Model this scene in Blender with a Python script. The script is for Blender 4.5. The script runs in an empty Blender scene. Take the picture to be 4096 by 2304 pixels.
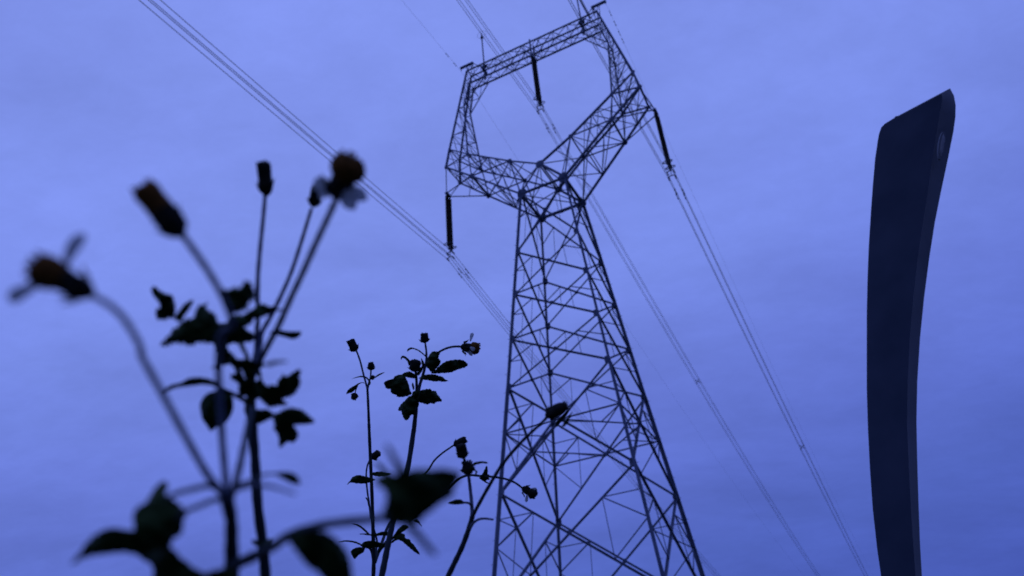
import bpy, bmesh, math, random
from mathutils import Vector, Matrix
from mathutils.geometry import tessellate_polygon
random.seed(7)
sc = bpy.context.scene
COL = sc.collection

# ------------------------------------------------------------------ camera
F_PX = 3008.6                      # focal length in pixels of the 4096 px wide photo
CAM = Vector((0.0, 0.0, 1.15))
PITCH = math.radians(32.426); ROLL = math.radians(-5.137)
Fw = Vector((0, math.cos(PITCH), math.sin(PITCH)))
R0 = Vector((1, 0, 0)); U0 = Vector((0, -math.sin(PITCH), math.cos(PITCH)))
Rt = R0*math.cos(ROLL) + U0*math.sin(ROLL)
Up = -R0*math.sin(ROLL) + U0*math.cos(ROLL)
cam = bpy.data.cameras.new('camera')
co = bpy.data.objects.new('camera', cam); COL.objects.link(co)
m = Matrix((Rt, Up, -Fw)).transposed().to_4x4(); m.translation = CAM
co.matrix_world = m
cam.sensor_width = 36; cam.lens = 36*F_PX/4096
cam.clip_start = 0.02; cam.clip_end = 5000
cam.dof.use_dof = True; cam.dof.focus_distance = 1.0; cam.dof.aperture_fstop = 9.6
sc.camera = co

# ------------------------------------------------------------------ sky and light (blue hour, thin cloud)
SUN_EL = math.radians(4); SUN_AZ = math.radians(215)
w = bpy.data.worlds.new('World'); sc.world = w; w.use_nodes = True
nt = w.node_tree; N = nt.nodes; L = nt.links; N.clear()
def nd(t, **k):
    n = N.new(t)
    for a, b in k.items(): setattr(n, a, b)
    return n
out = nd('ShaderNodeOutputWorld'); bg = nd('ShaderNodeBackground'); L.new(bg.outputs[0], out.inputs[0])
tc = nd('ShaderNodeTexCoord'); sep = nd('ShaderNodeSeparateXYZ'); L.new(tc.outputs['Generated'], sep.inputs[0])
ramp = nd('ShaderNodeValToRGB')
slant = nd('ShaderNodeMath', operation='MULTIPLY_ADD'); L.new(sep.outputs[0], slant.inputs[0]); slant.inputs[1].default_value = -.15; L.new(sep.outputs[2], slant.inputs[2])
L.new(slant.outputs[0], ramp.inputs[0])         # the sky is brighter towards the left
def lin(c): return tuple(((v/255)/12.92 if v/255 <= .04045 else ((v/255+.055)/1.055)**2.4) for v in c)+(1,)
el = ramp.color_ramp.elements
el[0].position = 0.0; el[0].color = lin((66, 84, 176))
el[1].position = 0.95; el[1].color = lin((133, 152, 241))
for p_, c_ in ((.17, (82, 102, 192)), (.27, (94, 113, 205)), (.38, (107, 126, 219)), (.50, (118, 138, 228)), (.64, (127, 147, 237))):
    e = el.new(p_); e.color = lin(c_)
# stratified cloud: noise on the direction projected to a flat ceiling
div = nd('ShaderNodeMath', operation='ADD'); L.new(sep.outputs[2], div.inputs[0]); div.inputs[1].default_value = .22
dx = nd('ShaderNodeMath', operation='DIVIDE'); L.new(sep.outputs[0], dx.inputs[0]); L.new(div.outputs[0], dx.inputs[1])
dy = nd('ShaderNodeMath', operation='DIVIDE'); L.new(sep.outputs[1], dy.inputs[0]); L.new(div.outputs[0], dy.inputs[1])
comb = nd('ShaderNodeCombineXYZ'); L.new(dx.outputs[0], comb.inputs[0]); L.new(dy.outputs[0], comb.inputs[1])
def noise(scale, detail, rough, mapx=(1, 1, 1), rot=0., loc=(0, 0, 0), dist=0.):
    mp = nd('ShaderNodeMapping'); L.new(comb.outputs[0], mp.inputs[0])
    mp.inputs['Scale'].default_value = mapx; mp.inputs['Rotation'].default_value = (0, 0, rot); mp.inputs['Location'].default_value = loc
    n = nd('ShaderNodeTexNoise'); L.new(mp.outputs[0], n.inputs['Vector'])
    n.inputs['Scale'].default_value = scale; n.inputs['Detail'].default_value = detail
    n.inputs['Roughness'].default_value = rough; n.inputs['Distortion'].default_value = dist
    return n
n1 = noise(1.9, 6, .55, (1, 1.7, 1), .45, (3.1, 1.2, 0), .3)
n2 = noise(5.5, 9, .66, (1, 1.3, 1), -.3, (7, 2, 0), .2)
n3 = noise(16, 10, .72, (1, 1.6, 1), .5, (4, 9, 0), .4)
def mapr(n, a, b, c, d):
    r = nd('ShaderNodeMapRange'); L.new(n.outputs[0], r.inputs[0])
    for i, v in enumerate((a, b, c, d)): r.inputs[i+1].default_value = v
    return r
r1_ = mapr(n1, .28, .72, .88, 1.12)
r2_ = mapr(n2, .3, .7, 0., 1.)
r3_ = mapr(n3, .25, .75, .955, 1.045)
mm_ = nd('ShaderNodeMath', operation='MULTIPLY'); L.new(r1_.outputs[0], mm_.inputs[0]); L.new(r3_.outputs[0], mm_.inputs[1])
mul = nd('ShaderNodeVectorMath', operation='SCALE'); L.new(ramp.outputs[0], mul.inputs[0]); L.new(mm_.outputs[0], mul.inputs['Scale'])
mixp = nd('ShaderNodeMix', data_type='RGBA', blend_type='MULTIPLY')
L.new(mul.outputs[0], mixp.inputs[6]); L.new(r2_.outputs[0], mixp.inputs[0]); mixp.inputs[7].default_value = (.99, 1.0, .98, 1)
# the clear twilight sky above the cloud gives its part of the light
sky = nd('ShaderNodeTexSky', sky_type='NISHITA'); sky.sun_disc = False
sky.sun_elevation = SUN_EL; sky.sun_rotation = SUN_AZ
skys = nd('ShaderNodeVectorMath', operation='MULTIPLY'); L.new(sky.outputs[0], skys.inputs[0]); skys.inputs[1].default_value = (.0006, .0012, .006)
add = nd('ShaderNodeVectorMath', operation='ADD'); L.new(mixp.outputs[2], add.inputs[0]); L.new(skys.outputs[0], add.inputs[1])
L.new(add.outputs[0], bg.inputs[0]); bg.inputs[1].default_value = 0.97

sun = bpy.data.lights.new('sun', 'SUN'); so = bpy.data.objects.new('sun', sun); COL.objects.link(so)
sun.energy = .06; sun.angle = math.radians(20); sun.color = (.75, .8, 1)
so.rotation_euler = (math.pi/2 - SUN_EL, 0, math.pi - SUN_AZ)
sc.view_settings.view_transform = 'Standard'; sc.view_settings.look = 'None'
sc.view_settings.exposure = 0; sc.view_settings.gamma = 1
sc.cycles.use_denoising = True

# ------------------------------------------------------------------ materials
def mat(name, c1, c2, scale=8., rough=.7, metal=0., spec=.3, trans=0., bump=0., coord='Object', detail=5):
    m = bpy.data.materials.new(name); m.use_nodes = True
    t = m.node_tree; b = t.nodes['Principled BSDF']
    tc = t.nodes.new('ShaderNodeTexCoord'); n = t.nodes.new('ShaderNodeTexNoise')
    n.inputs['Scale'].default_value = scale; n.inputs['Detail'].default_value = detail
    t.links.new(tc.outputs[coord], n.inputs['Vector'])
    r = t.nodes.new('ShaderNodeValToRGB'); t.links.new(n.outputs[0], r.inputs[0])
    r.color_ramp.elements[0].position = .35; r.color_ramp.elements[0].color = c1+(1,)
    r.color_ramp.elements[1].position = .68; r.color_ramp.elements[1].color = c2+(1,)
    t.links.new(r.outputs[0], b.inputs['Base Color'])
    b.inputs['Roughness'].default_value = rough; b.inputs['Metallic'].default_value = metal
    b.inputs['Specular IOR Level'].default_value = spec
    if bump:
        bp = t.nodes.new('ShaderNodeBump'); bp.inputs['Strength'].default_value = bump; bp.inputs['Distance'].default_value = .02
        t.links.new(n.outputs[0], bp.inputs['Height']); t.links.new(bp.outputs[0], b.inputs['Normal'])
    if trans:
        tr = t.nodes.new('ShaderNodeBsdfTranslucent'); t.links.new(r.outputs[0], tr.inputs[0])
        mx = t.nodes.new('ShaderNodeMixShader'); mx.inputs[0].default_value = trans
        t.links.new(b.outputs[0], mx.inputs[1]); t.links.new(tr.outputs[0], mx.inputs[2])
        t.links.new(mx.outputs[0], t.nodes['Material Output'].inputs[0])
    return m
M_STEEL = mat('weathered_galvanised_steel_shade_tint', (.06, .08, .135), (.11, .135, .20), 1.2, .75, 0, .15)  # grey steel with the blue cast of the shade mixed into its colour
M_PLATE = mat('gusset_steel', (.05, .06, .10), (.075, .09, .13), 4, .75, 0, .2)
M_INS = mat('brown_insulator_glaze', (.02, .016, .014), (.03, .022, .02), 10, .6, 0, .2)
M_FIT = mat('forged_fittings', (.05, .06, .08), (.07, .085, .11), 20, .6, 0, .2)
M_WIRE = mat('aluminium_conductor', (.12, .13, .17), (.18, .19, .24), 3, .6, 0, .2)
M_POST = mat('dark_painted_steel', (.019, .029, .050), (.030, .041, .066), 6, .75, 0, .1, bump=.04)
M_POSTS = mat('lit_side_paint', (.12, .135, .165), (.15, .165, .20), 6, .75, 0, .1, bump=.04)  # same post steel, paler: brighter light on the narrow side is painted in
M_CAP = mat('bare_metal_cover', (.17, .18, .21), (.30, .31, .34), 30, .6, 0, .3)
M_CAPR = mat('cover_ring_rubber', (.01, .01, .012), (.02, .02, .02), 14, .8)
M_CONC = mat('concrete', (.22, .22, .21), (.32, .31, .30), 6, .9, bump=.2)
M_STEM = mat('plant_stem', (.018, .028, .036), (.03, .042, .055), 60, .75, 0, .12)
M_STEMF = mat('pale_light_tinted_stem', (.05, .065, .11), (.07, .085, .14), 60, .7, 0, .2)  # blue light passing through thin stems is put into the base colour
M_LEAF = mat('weed_leaf', (.009, .024, .004), (.022, .048, .008), 90, .7, 0, .15, trans=.18)
M_HEAD = mat('dry_flower_head', (.007, .008, .008), (.02, .02, .018), 300, .9, 0, .1)
M_DISC = mat('orange_disc_florets', (.05, .021, .004), (.13, .052, .010), 500, .9, 0, .1)
M_PETAL = mat('white_petal', (.55, .58, .60), (.68, .70, .72), 200, .8, 0, .1, trans=.6)
M_SOIL = mat('grass_ground', (.02, .03, .012), (.06, .07, .03), .6, .95, bump=.6, detail=12)

# ------------------------------------------------------------------ helpers
def tag(o, label=None, cat=None, group=None, kind=None):
    if label: o['label'] = label
    if cat: o['category'] = cat
    if group: o['group'] = group
    if kind: o['kind'] = kind
    return o
def empty(name, loc, label, cat, group=None):
    o = bpy.data.objects.new(name, None); COL.objects.link(o); o.location = loc; o.empty_display_size = .2
    return tag(o, label, cat, group)
def put(name, bm, mt, parent=None, smooth=False):
    me = bpy.data.meshes.new(name); bmesh.ops.recalc_face_normals(bm, faces=bm.faces)
    bm.to_mesh(me); bm.free()
    for x in (mt if isinstance(mt, (list, tuple)) else [mt]): me.materials.append(x)
    if smooth:
        for p in me.polygons: p.use_smooth = True
    o = bpy.data.objects.new(name, me); COL.objects.link(o)
    if parent:
        o.parent = parent
        pw = Matrix.Translation(parent.location) if parent.type == 'EMPTY' else PW[parent.name]
        o.matrix_parent_inverse = pw.inverted()
        PW[o.name] = Matrix.Identity(4)
    else: PW[o.name] = Matrix.Identity(4)
    return o
PW = {}
def frame(a, b, hint=None):
    d = (b-a).normalized()
    h = hint if hint is not None else Vector((0, 0, 1))
    if abs(d.dot(h)) > .95: h = Vector((1, 0, 0)) if abs(d.x) < .9 else Vector((0, 1, 0))
    u = d.cross(h).normalized(); v = u.cross(d).normalized()
    return d, u, v
def prism(bm, a, b, prof, hint=None):
    """extrude a closed 2-D profile from a to b"""
    d, u, v = frame(a, b, hint)
    A = [bm.verts.new(a+u*x+v*y) for x, y in prof]; B = [bm.verts.new(b+u*x+v*y) for x, y in prof]
    n = len(prof)
    for i in range(n): bm.faces.new((A[i], A[(i+1) % n], B[(i+1) % n], B[i]))
    bm.faces.new(A[::-1]); bm.faces.new(B)
def angle(bm, a, b, s, hint=None):
    """steel angle section: two legs of width s"""
    s *= .84; t = s*.16
    h = s*.35
    prism(bm, a, b, [(-h, -h), (s-h, -h), (s-h, t-h), (t-h, t-h), (t-h, s-h), (-h, s-h)], hint)
def bar(bm, a, b, s, s2=None, hint=None):
    if s < .13 and not s2: s *= .74
    x = s/2; y = (s2 or s)/2
    prism(bm, a, b, [(-x, -y), (x, -y), (x, y), (-x, y)], hint)
def tube(bm, pts, rad, n=8, cap=True):
    pts = [Vector(p) for p in pts]
    if not hasattr(rad, '__len__'): rad = [rad]*len(pts)
    u = None; rings = []
    for i, p in enumerate(pts):
        t = (pts[min(i+1, len(pts)-1)]-pts[max(i-1, 0)]).normalized()
        if u is None:
            u = t.orthogonal().normalized()
        else:
            u = (u - t*u.dot(t)).normalized()
        v = t.cross(u)
        rings.append([bm.verts.new(p+(u*math.cos(2*math.pi*k/n)+v*math.sin(2*math.pi*k/n))*rad[i]) for k in range(n)])
    for A, B in zip(rings, rings[1:]):
        for k in range(n): bm.faces.new((A[k], A[(k+1) % n], B[(k+1) % n], B[k]))
    if cap: bm.faces.new(rings[0][::-1]); bm.faces.new(rings[-1])
def lathe(bm, o, ax, prof, n=12, jit=0.):
    """prof: (distance along axis, radius)"""
    ax = ax.normalized(); u = ax.orthogonal().normalized(); v = ax.cross(u); rings = []
    for h, r in prof:
        rings.append([bm.verts.new(o+ax*h+(u*math.cos(2*math.pi*k/n)+v*math.sin(2*math.pi*k/n))*max(r, 1e-5)*(1+random.uniform(-jit, jit))) for k in range(n)])
    for A, B in zip(rings, rings[1:]):
        for k in range(n): bm.faces.new((A[k], A[(k+1) % n], B[(k+1) % n], B[k]))
    bm.faces.new(rings[0][::-1]); bm.faces.new(rings[-1])
def plate(bm, c, u, v, w_, h_, t_):
    n = u.cross(v).normalized(); w_ *= .8; h_ *= .8
    q = [(-w_, -h_*.55), (-w_*.5, -h_), (w_*.55, -h_), (w_, -h_*.4), (w_, h_*.5), (w_*.45, h_), (-w_*.6, h_), (-w_, h_*.45)]
    A = [bm.verts.new(c+u*x/2+v*y/2-n*t_/2) for x, y in q]; B = [bm.verts.new(c+u*x/2+v*y/2+n*t_/2) for x, y in q]
    for i in range(8): bm.faces.new((A[i], A[(i+1) % 8], B[(i+1) % 8], B[i]))
    bm.faces.new(A[::-1]); bm.faces.new(B)
def lerp(a, b, t): return a+(b-a)*t
def spline(pts, sub=6):
    P = [Vector(p) for p in pts]; out_ = []
    for i in range(len(P)-1):
        p0 = P[max(i-1, 0)]; p1 = P[i]; p2 = P[i+1]; p3 = P[min(i+2, len(P)-1)]
        for k in range(sub):
            t = k/sub
            out_.append(.5*((2*p1)+(p2-p0)*t+(2*p0-5*p1+4*p2-p3)*t*t+(3*p1-p0-3*p2+p3)*t**3))
    out_.append(P[-1]); return out_
DK = 1.0
def at(x, y, d):
    """point that the photo shows at pixel (x, y) of 4096 x 2304, d metres deep"""
    d = d*DK
    return CAM + (Fw + Rt*((x-2048)/F_PX) - Up*((y-1152)/F_PX))*d

# ------------------------------------------------------------------ ground
bm = bmesh.new(); n = 60; S = 1500
g = {}
for i in range(n+1):
    for j in range(n+1):
        x = (i/n*2-1); y = (j/n*2-1); x = math.copysign(abs(x)**2.2, x)*S; y = math.copysign(abs(y)**2.2, y)*S
        g[i, j] = bm.verts.new((x, y, 0.03*math.sin(x*.7)*math.cos(y*.5)-.03))
for i in range(n):
    for j in range(n): bm.faces.new((g[i, j], g[i+1, j], g[i+1, j+1], g[i, j+1]))
tag(put('ground', bm, M_SOIL, smooth=True), kind='structure')

# ------------------------------------------------------------------ the lattice pylon
YAW = math.radians(24.199); H0 = 1.15
EY = Vector((math.sin(YAW), math.cos(YAW), 0)); EX = Vector((math.cos(YAW), -math.sin(YAW), 0)); EZ = Vector((0, 0, 1))
TB = Vector((3.395, 41.574, 0))
def tw(x, y, z): return TB+EX*x+EY*y+Vector((0, 0, z+H0))     # heights as measured from the lens
WZ = 33.56; WH = 1.674
def hw(z):
    if z >= 18.57: return WH+.099*(WZ-z)
    return WH+.099*(WZ-18.57)+.103*(18.57-z)
LV = [33.56, 28.476, 25.14, 21.835, 18.57, 12.363, 6.2, -1.0]
pyl = empty('transmission_pylon', TB, 'tall steel lattice pylon with a waisted body and an open window-shaped head', 'pylon')
CORN = [(-1, -1), (1, -1), (1, 1), (-1, 1)]
def leg_pt(c, z): h = hw(z); return tw(c[0]*h, c[1]*h, z)
for c in CORN:
    bm = bmesh.new(); inward = (TB-leg_pt(c, 10)); inward.z = 0
    for z0, z1, s in ((-1.0, 6.2, .25), (6.2, 18.57, .225), (18.57, WZ, .195)):
        angle(bm, leg_pt(c, z0), leg_pt(c, z1), s, inward.normalized())
    for z in LV[1:-1]:
        p = leg_pt(c, z); dv = (leg_pt(c, z+1)-p).normalized()
        plate(bm, p-EX*c[0]*.12, EX, dv, .36, .62, .03); plate(bm, p-EY*c[1]*.12, EY, dv, .36, .62, .03)
    p = leg_pt(c, WZ)
    plate(bm, p-EX*c[0]*.1, EX, EZ, .85, .95, .035); plate(bm, p-EY*c[1]*.1, EY, EZ, .85, .95, .035)
    # climbing bolts
    z = 1.5
    while z < WZ-1:
        q = leg_pt(c, z); bar(bm, q, q+EX*c[0]*.22, .022); z += 1.2
    put('leg', bm, M_STEEL, pyl)
    bm = bmesh.new(); b = leg_pt(c, -1.15); b.z = -.4
    lathe(bm, b, EZ, [(0, .75), (.35, .75), (.4, .7), (.62, .36), (.95, .34), (1.0, .3)], 20)
    put('footing', bm, M_CONC, pyl, True)
for f in range(4):
    a = CORN[f]; b = CORN[(f+1) % 4]; bm = bmesh.new()
    nrm = (leg_pt(a, 10)+leg_pt(b, 10))/2-TB; nrm.z = 0; nrm.normalize()
    def A(z): return leg_pt(a, z)-nrm*.03
    def B(z): return leg_pt(b, z)-nrm*.03
    for i in range(len(LV)-1):
        zt, zb = LV[i], LV[i+1]
        s = .125 if i < 4 else .15
        t = .068 if i < 4 else .085
        if i == 6:
            zb2 = -.6
            mid = (A(zt)+B(zt))/2
            bar(bm, A(zt), B(zt), .09); angle(bm, mid, A(zb2), s, nrm); angle(bm, mid, B(zb2), s, nrm)
            for u_ in (.35, .68):
                bar(bm, lerp(mid, A(zb2), u_), A(lerp(zt, zb2, u_)), t); bar(bm, lerp(mid, B(zb2), u_), B(lerp(zt, zb2, u_)), t)
            continue
        off = nrm*.07
        angle(bm, A(zt), B(zb), s*(1.0), nrm); angle(bm, B(zt)-off, A(zb)-off, s, nrm)
        wa = (A(zt)-B(zt)).length; wb = (A(zb)-B(zb)).length; tx = wa/(wa+wb)
        X = lerp(A(zt), B(zb), tx)
        plate(bm, X, (B(zt)-A(zt)).normalized(), EZ, .3, .32, .03)
        # secondary members: quarter points of the diagonals to the legs
        def dg(p, q, k): return lerp(p, q, k)
        zm = lerp(zt, zb, tx)
        for (P0, leg, Q0) in ((A, A, B), (B, B, A)):
            u1 = dg(P0(zt), Q0(zb), tx*.5); l1 = dg(P0(zb), Q0(zt), (1-tx)*.5)
            bar(bm, u1, leg(zm), t)
            if i >= 4: bar(bm, l1, leg(zm), t*.8)
            bar(bm, u1, l1, t*.6)
            if i >= 4:
                bar(bm, u1, leg(lerp(zt, zm, .5)), t*.7)
        if i == 4:
            # belt at the crossing
            bar(bm, A(zm), X, .10); bar(bm, X, B(zm), .10)
    bar(bm, A(WZ-.02), B(WZ-.02), .16, .12)
    put('body_bracing', bm, M_STEEL, pyl)
# horizontal diaphragms inside the body
for z, s in ((18.57-(18.57-12.363)*.46, .085), (28.476, .06)):
    bm = bmesh.new(); P = [leg_pt(c, z) for c in CORN]; Mi = [(P[i]+P[(i+1) % 4])/2 for i in range(4)]
    for i in range(4):
        bar(bm, Mi[i], Mi[(i+1) % 4], s)
        if z < 20: bar(bm, lerp(Mi[i], Mi[(i+1) % 4], .5), P[(i+1) % 4], s*.8)
    if z < 20:
        for k in range(4): bar(bm, Mi[k]-EZ*.12, lerp(Mi[k], Mi[(k+1) % 4], .5)-EZ*.0+EZ*.0, s*.6)
        put('diaphragm', bm, M_STEEL, pyl)
    else: bm.free()

def nodes(s, y):
    """head nodes on side s = -1/1, face y = -1/1"""
    return dict(W=tw(s*WH, y*WH, WZ), V=tw(0, y*WH*.98, 35.553), M=tw(s*2.437, y*1.276, 37.273), I=tw(s*5.897, y*1.141, 39.741),
                O=tw(s*7.668, y*.80, 41.354), N=tw(s*7.866, y*1.10, 39.373), P=tw(s*5.575, y*1.353, 37.23),
                C=tw(s*3.45, y*1.52, 35.30), J=tw(s*4.2, y*1.2, 38.53))
def crossb(bm, p, q, r, t_, s, nn=1):
    """X lacing of a quad strip between lines p-q and r-t"""
    for k in range(nn):
        a0, a1 = lerp(p, q, k/nn), lerp(p, q, (k+1)/nn); b0, b1 = lerp(r, t_, k/nn), lerp(r, t_, (k+1)/nn)
        bar(bm, a0, b1, s); bar(bm, b0+EZ*.02, a1+EZ*.02, s); bar(bm, a1, b1, s)
# waist frame between the arms
bm = bmesh.new()
VN, VF = tw(0, -WH*.98, 35.553), tw(0, WH*.98, 35.553)
bar(bm, VN+EX*.07, VF+EX*.07, .11); bar(bm, VN-EX*.07, VF-EX*.07, .11)
for V_, y in ((VN, -1), (VF, 1)):
    for s in (-1, 1): angle(bm, V_, tw(s*WH, y*WH, WZ), .17, EY)
    bar(bm, V_, tw(0, y*WH, WZ), .08)
    plate(bm, V_, EX, EZ, .75, .72, .04)
for s in (-1, 1):
    Wn, Wf = tw(s*WH, -WH, WZ), tw(s*WH, WH, WZ); mid = (Wn+Wf)/2
    bar(bm, Wn, Wf, .14); bar(bm, VN, mid, .08); bar(bm, VF, mid, .08)
    plate(bm, mid, EY, EZ, .45, .35, .035)
bar(bm, tw(-WH, WH, WZ+.02), tw(WH, WH, WZ+.02), .17); bar(bm, tw(-WH, -WH, WZ), tw(WH, -WH, WZ), .12)
plate(bm, tw(0, WH, WZ), EX, EZ, .5, .38, .035); plate(bm, tw(0, -WH, WZ), EX, EZ, .45, .35, .035)
bar(bm, tw(-WH, -WH, WZ-.1), tw(WH, WH, WZ-.1), .07); bar(bm, tw(WH, -WH, WZ-.18), tw(-WH, WH, WZ-.18), .07)
put('waist_frame', bm, M_STEEL, pyl)

for s in (-1, 1):
    n_, f_ = nodes(s, -1), nodes(s, 1)
    bm = bmesh.new()
    for D_ in (n_, f_):
        for a, b, w_ in (('V', 'M', .16), ('M', 'I', .16), ('I', 'O', .13), ('W', 'P', .17), ('P', 'N', .16), ('N', 'O', .17), ('I', 'N', .11), ('I', 'P', .11)):
            angle(bm, D_[a], D_[b], w_, EY)
        for a, b, w_ in (('M', 'W', .12), ('M', 'C', .09), ('M', 'P', .10), ('J', 'P', .075), ('J', 'C', .07), ('O', 'P', .0)):
            if w_: bar(bm, D_[a], D_[b], w_)
        # small redundants
        a = lerp(D_['V'], D_['M'], .5); b = lerp(D_['M'], D_['W'], .5)
        bar(bm, a, b, .06); bar(bm, b, lerp(D_['W'], D_['C'], .5), .06); bar(bm, lerp(D_['M'], D_['P'], .5), D_['C'], .06)
        bar(bm, lerp(D_['M'], D_['P'], .5), D_['J'], .055); bar(bm, lerp(D_['I'], D_['P'], .5), D_['J'], .055)
        bar(bm, lerp(D_['I'], D_['P'], .5), lerp(D_['P'], D_['N'], .5), .055); bar(bm, lerp(D_['I'], D_['N'], .5), lerp(D_['N'], D_['O'], .5), .055)
        bar(bm, lerp(D_['I'], D_['N'], .5), lerp(D_['P'], D_['N'], .5), .055)
        for k, g_ in (('M', .42), ('I', .36), ('P', .50), ('N', .36), ('O', .3)):
            plate(bm, D_[k], EX, EZ, g_, g_*1.1, .04)
    for k, w_ in (('M', .11), ('I', .11), ('O', .09), ('N', .10), ('P', .13), ('C', .09), ('J', .07)):
        bar(bm, n_[k], f_[k], w_)
    crossb(bm, n_['V'], n_['M'], f_['V'], f_['M'], .07, 1); crossb(bm, n_['M'], n_['I'], f_['M'], f_['I'], .06, 3)
    crossb(bm, n_['I'], n_['O'], f_['I'], f_['O'], .06, 1)
    crossb(bm, n_['W'], n_['P'], f_['W'], f_['P'], .07, 2); crossb(bm, n_['P'], n_['N'], f_['P'], f_['N'], .06, 2)
    crossb(bm, n_['N'], n_['O'], f_['N'], f_['O'], .055, 1)
    # hanger under the arm tip
    T = tw(s*8.408, 0, 37.62)
    for D_, y in ((n_, -1), (f_, 1)):
        Ty = T+EY*y*.24
        bar(bm, Ty, D_['N'], .09); bar(bm, Ty, D_['P'], .085)
        mdl = lerp(Ty, D_['P'], .5); bar(bm, mdl, lerp(D_['N'], D_['P'], .35), .055); bar(bm, mdl, lerp(D_['P'], D_['N'], .05), .04)
    bar(bm, T-EY*.32, T+EY*.32, .20, .16)
    put('cross_arm', bm, M_STEEL, pyl)

    # upright column from the arm to the top beam
    bm = bmesh.new()
    NLV = 6
    def outer(t, y): return lerp(tw(s*7.668, y*.80, 41.354), tw(s*5.926, y*.36, 49.795), t)
    def inner(t, y):
        if t < .68: return lerp(tw(s*5.897, y*1.141, 39.741), tw(s*6.30, y*.52, 45.653), t/.68)
        return lerp(tw(s*6.30, y*.52, 45.653), tw(s*5.80, y*.36, 48.197), (t-.68)/.32)
    for y in (-1, 1):
        angle(bm, outer(0, y), outer(1, y), .15, EY); angle(bm, inner(0, y), inner(.68, y), .12, EY); angle(bm, inner(.68, y), inner(1, y), .12, EY)
        plate(bm, inner(.68, y), EY, EZ, .18, .55, .03)
    for k in range(NLV):
        t0, t1 = k/NLV, (k+1)/NLV
        for y in (-1, 1):
            p, q = (outer(t0, y), inner(t1, y)) if k % 2 else (inner(t0, y), outer(t1, y))
            bar(bm, p, q, .062); bar(bm, outer(t1, y), inner(t1, y), .05)
            bar(bm, lerp(p, q, .5), (outer((t0+t1)/2, y) if not k % 2 else inner((t0+t1)/2, y)), .04)
        for fn in (outer, inner):
            p, q = (fn(t0, -1), fn(t1, 1)) if k % 2 else (fn(t0, 1), fn(t1, -1))
            bar(bm, p, q, .055); bar(bm, fn(t1, -1), fn(t1, 1), .05)
    for y in (-1, 1):     # corner brace of the window
        R_ = tw(s*4.309, y*.36, 48.197); Q_ = inner(.68, y)
        bar(bm, R_, Q_, .085); mdl = lerp(R_, Q_, .5)
        bar(bm, mdl, inner(.85, y), .05); bar(bm, mdl, tw(s*5.0, y*.36, 48.197), .05); bar(bm, mdl, inner(1, y), .04)
        plate(bm, R_, EX, EZ, .45, .22, .03)
    bar(bm, lerp(tw(s*4.309, -.36, 48.197), inner(.68, -1), .5), lerp(tw(s*4.309, .36, 48.197), inner(.68, 1), .5), .05)
    put('column', bm, M_STEEL, pyl)

# top beam
bm = bmesh.new(); XB = 5.926; ZT = 49.795; ZB = 48.197; YB = .36; NB = 9
for y in (-1, 1):
    angle(bm, tw(-XB, y*YB, ZT), tw(XB, y*YB, ZT), .12, EY); angle(bm, tw(-XB, y*YB, ZB), tw(XB, y*YB, ZB), .13, EY)
for k in range(NB):
    x0, x1 = -XB+2*XB*k/NB, -XB+2*XB*(k+1)/NB
    for y in (-1, 1):
        p, q = ((x0, ZB), (x1, ZT)) if k % 2 else ((x0, ZT), (x1, ZB))
        bar(bm, tw(p[0], y*YB, p[1]), tw(q[0], y*YB, q[1]), .07)
        bar(bm, tw(x1, y*YB, ZB), tw(x1, y*YB, ZT), .05)
        xm = (x0+x1)/2; bar(bm, tw(xm, y*YB, (ZB+ZT)/2), tw(xm, y*YB, ZT if k % 2 else ZB), .04)
    for z in (ZT, ZB):
        p, q = ((x0, -1), (x1, 1)) if k % 2 else ((x0, 1), (x1, -1))
        bar(bm, tw(p[0], p[1]*YB, z), tw(q[0], q[1]*YB, z), .055); bar(bm, tw(x1, -YB, z), tw(x1, YB, z), .05)
        if k % 3 == 1:
            for y in (-1, 1): plate(bm, tw(x1, y*YB, z), EX, EZ, .34, .2, .03)
# hanger box at mid span
for y in (-1, 1):
    bar(bm, tw(0, y*YB, ZT+.25), tw(0, y*YB, ZB-.02), .16, .12); bar(bm, tw(.0, y*.3, ZB+.02), tw(.0, y*.3, ZB-.25), .14)
    for sx in (-1, 1): bar(bm, tw(0, y*YB, ZB), tw(sx*.95, y*YB, ZT), .07)
bar(bm, tw(0, -.45, ZB-.1), tw(0, .45, ZB-.1), .22, .16)
put('top_beam', bm, M_STEEL, pyl)
for s in (-1, 1):
    bm = bmesh.new()
    bar(bm, tw(s*5.45, 0, 50.91), tw(s*6.72, 0, 50.91), .18, .16)
    for xx, yy in ((5.55, -1), (5.55, 1), (5.926, -1), (5.926, 1)):
        bar(bm, tw(s*xx, yy*YB, ZT), tw(s*(xx if xx < 5.7 else 6.1), yy*.05, 50.88), .065)
    bar(bm, tw(s*5.926, YB, ZT), tw(s*5.55, .05, 50.88), .05); bar(bm, tw(s*5.926, -YB, ZT), tw(s*5.55, -.05, 50.88), .05)
    bar(bm, tw(s*4.6, 0, ZT), tw(s*5.5, 0, 50.85), .06)
    bar(bm, tw(s*6.66, 0, 50.9), tw(s*6.66, 0, 50.62), .09)
    put('ground_wire_bracket', bm, M_STEEL, pyl)
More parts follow.
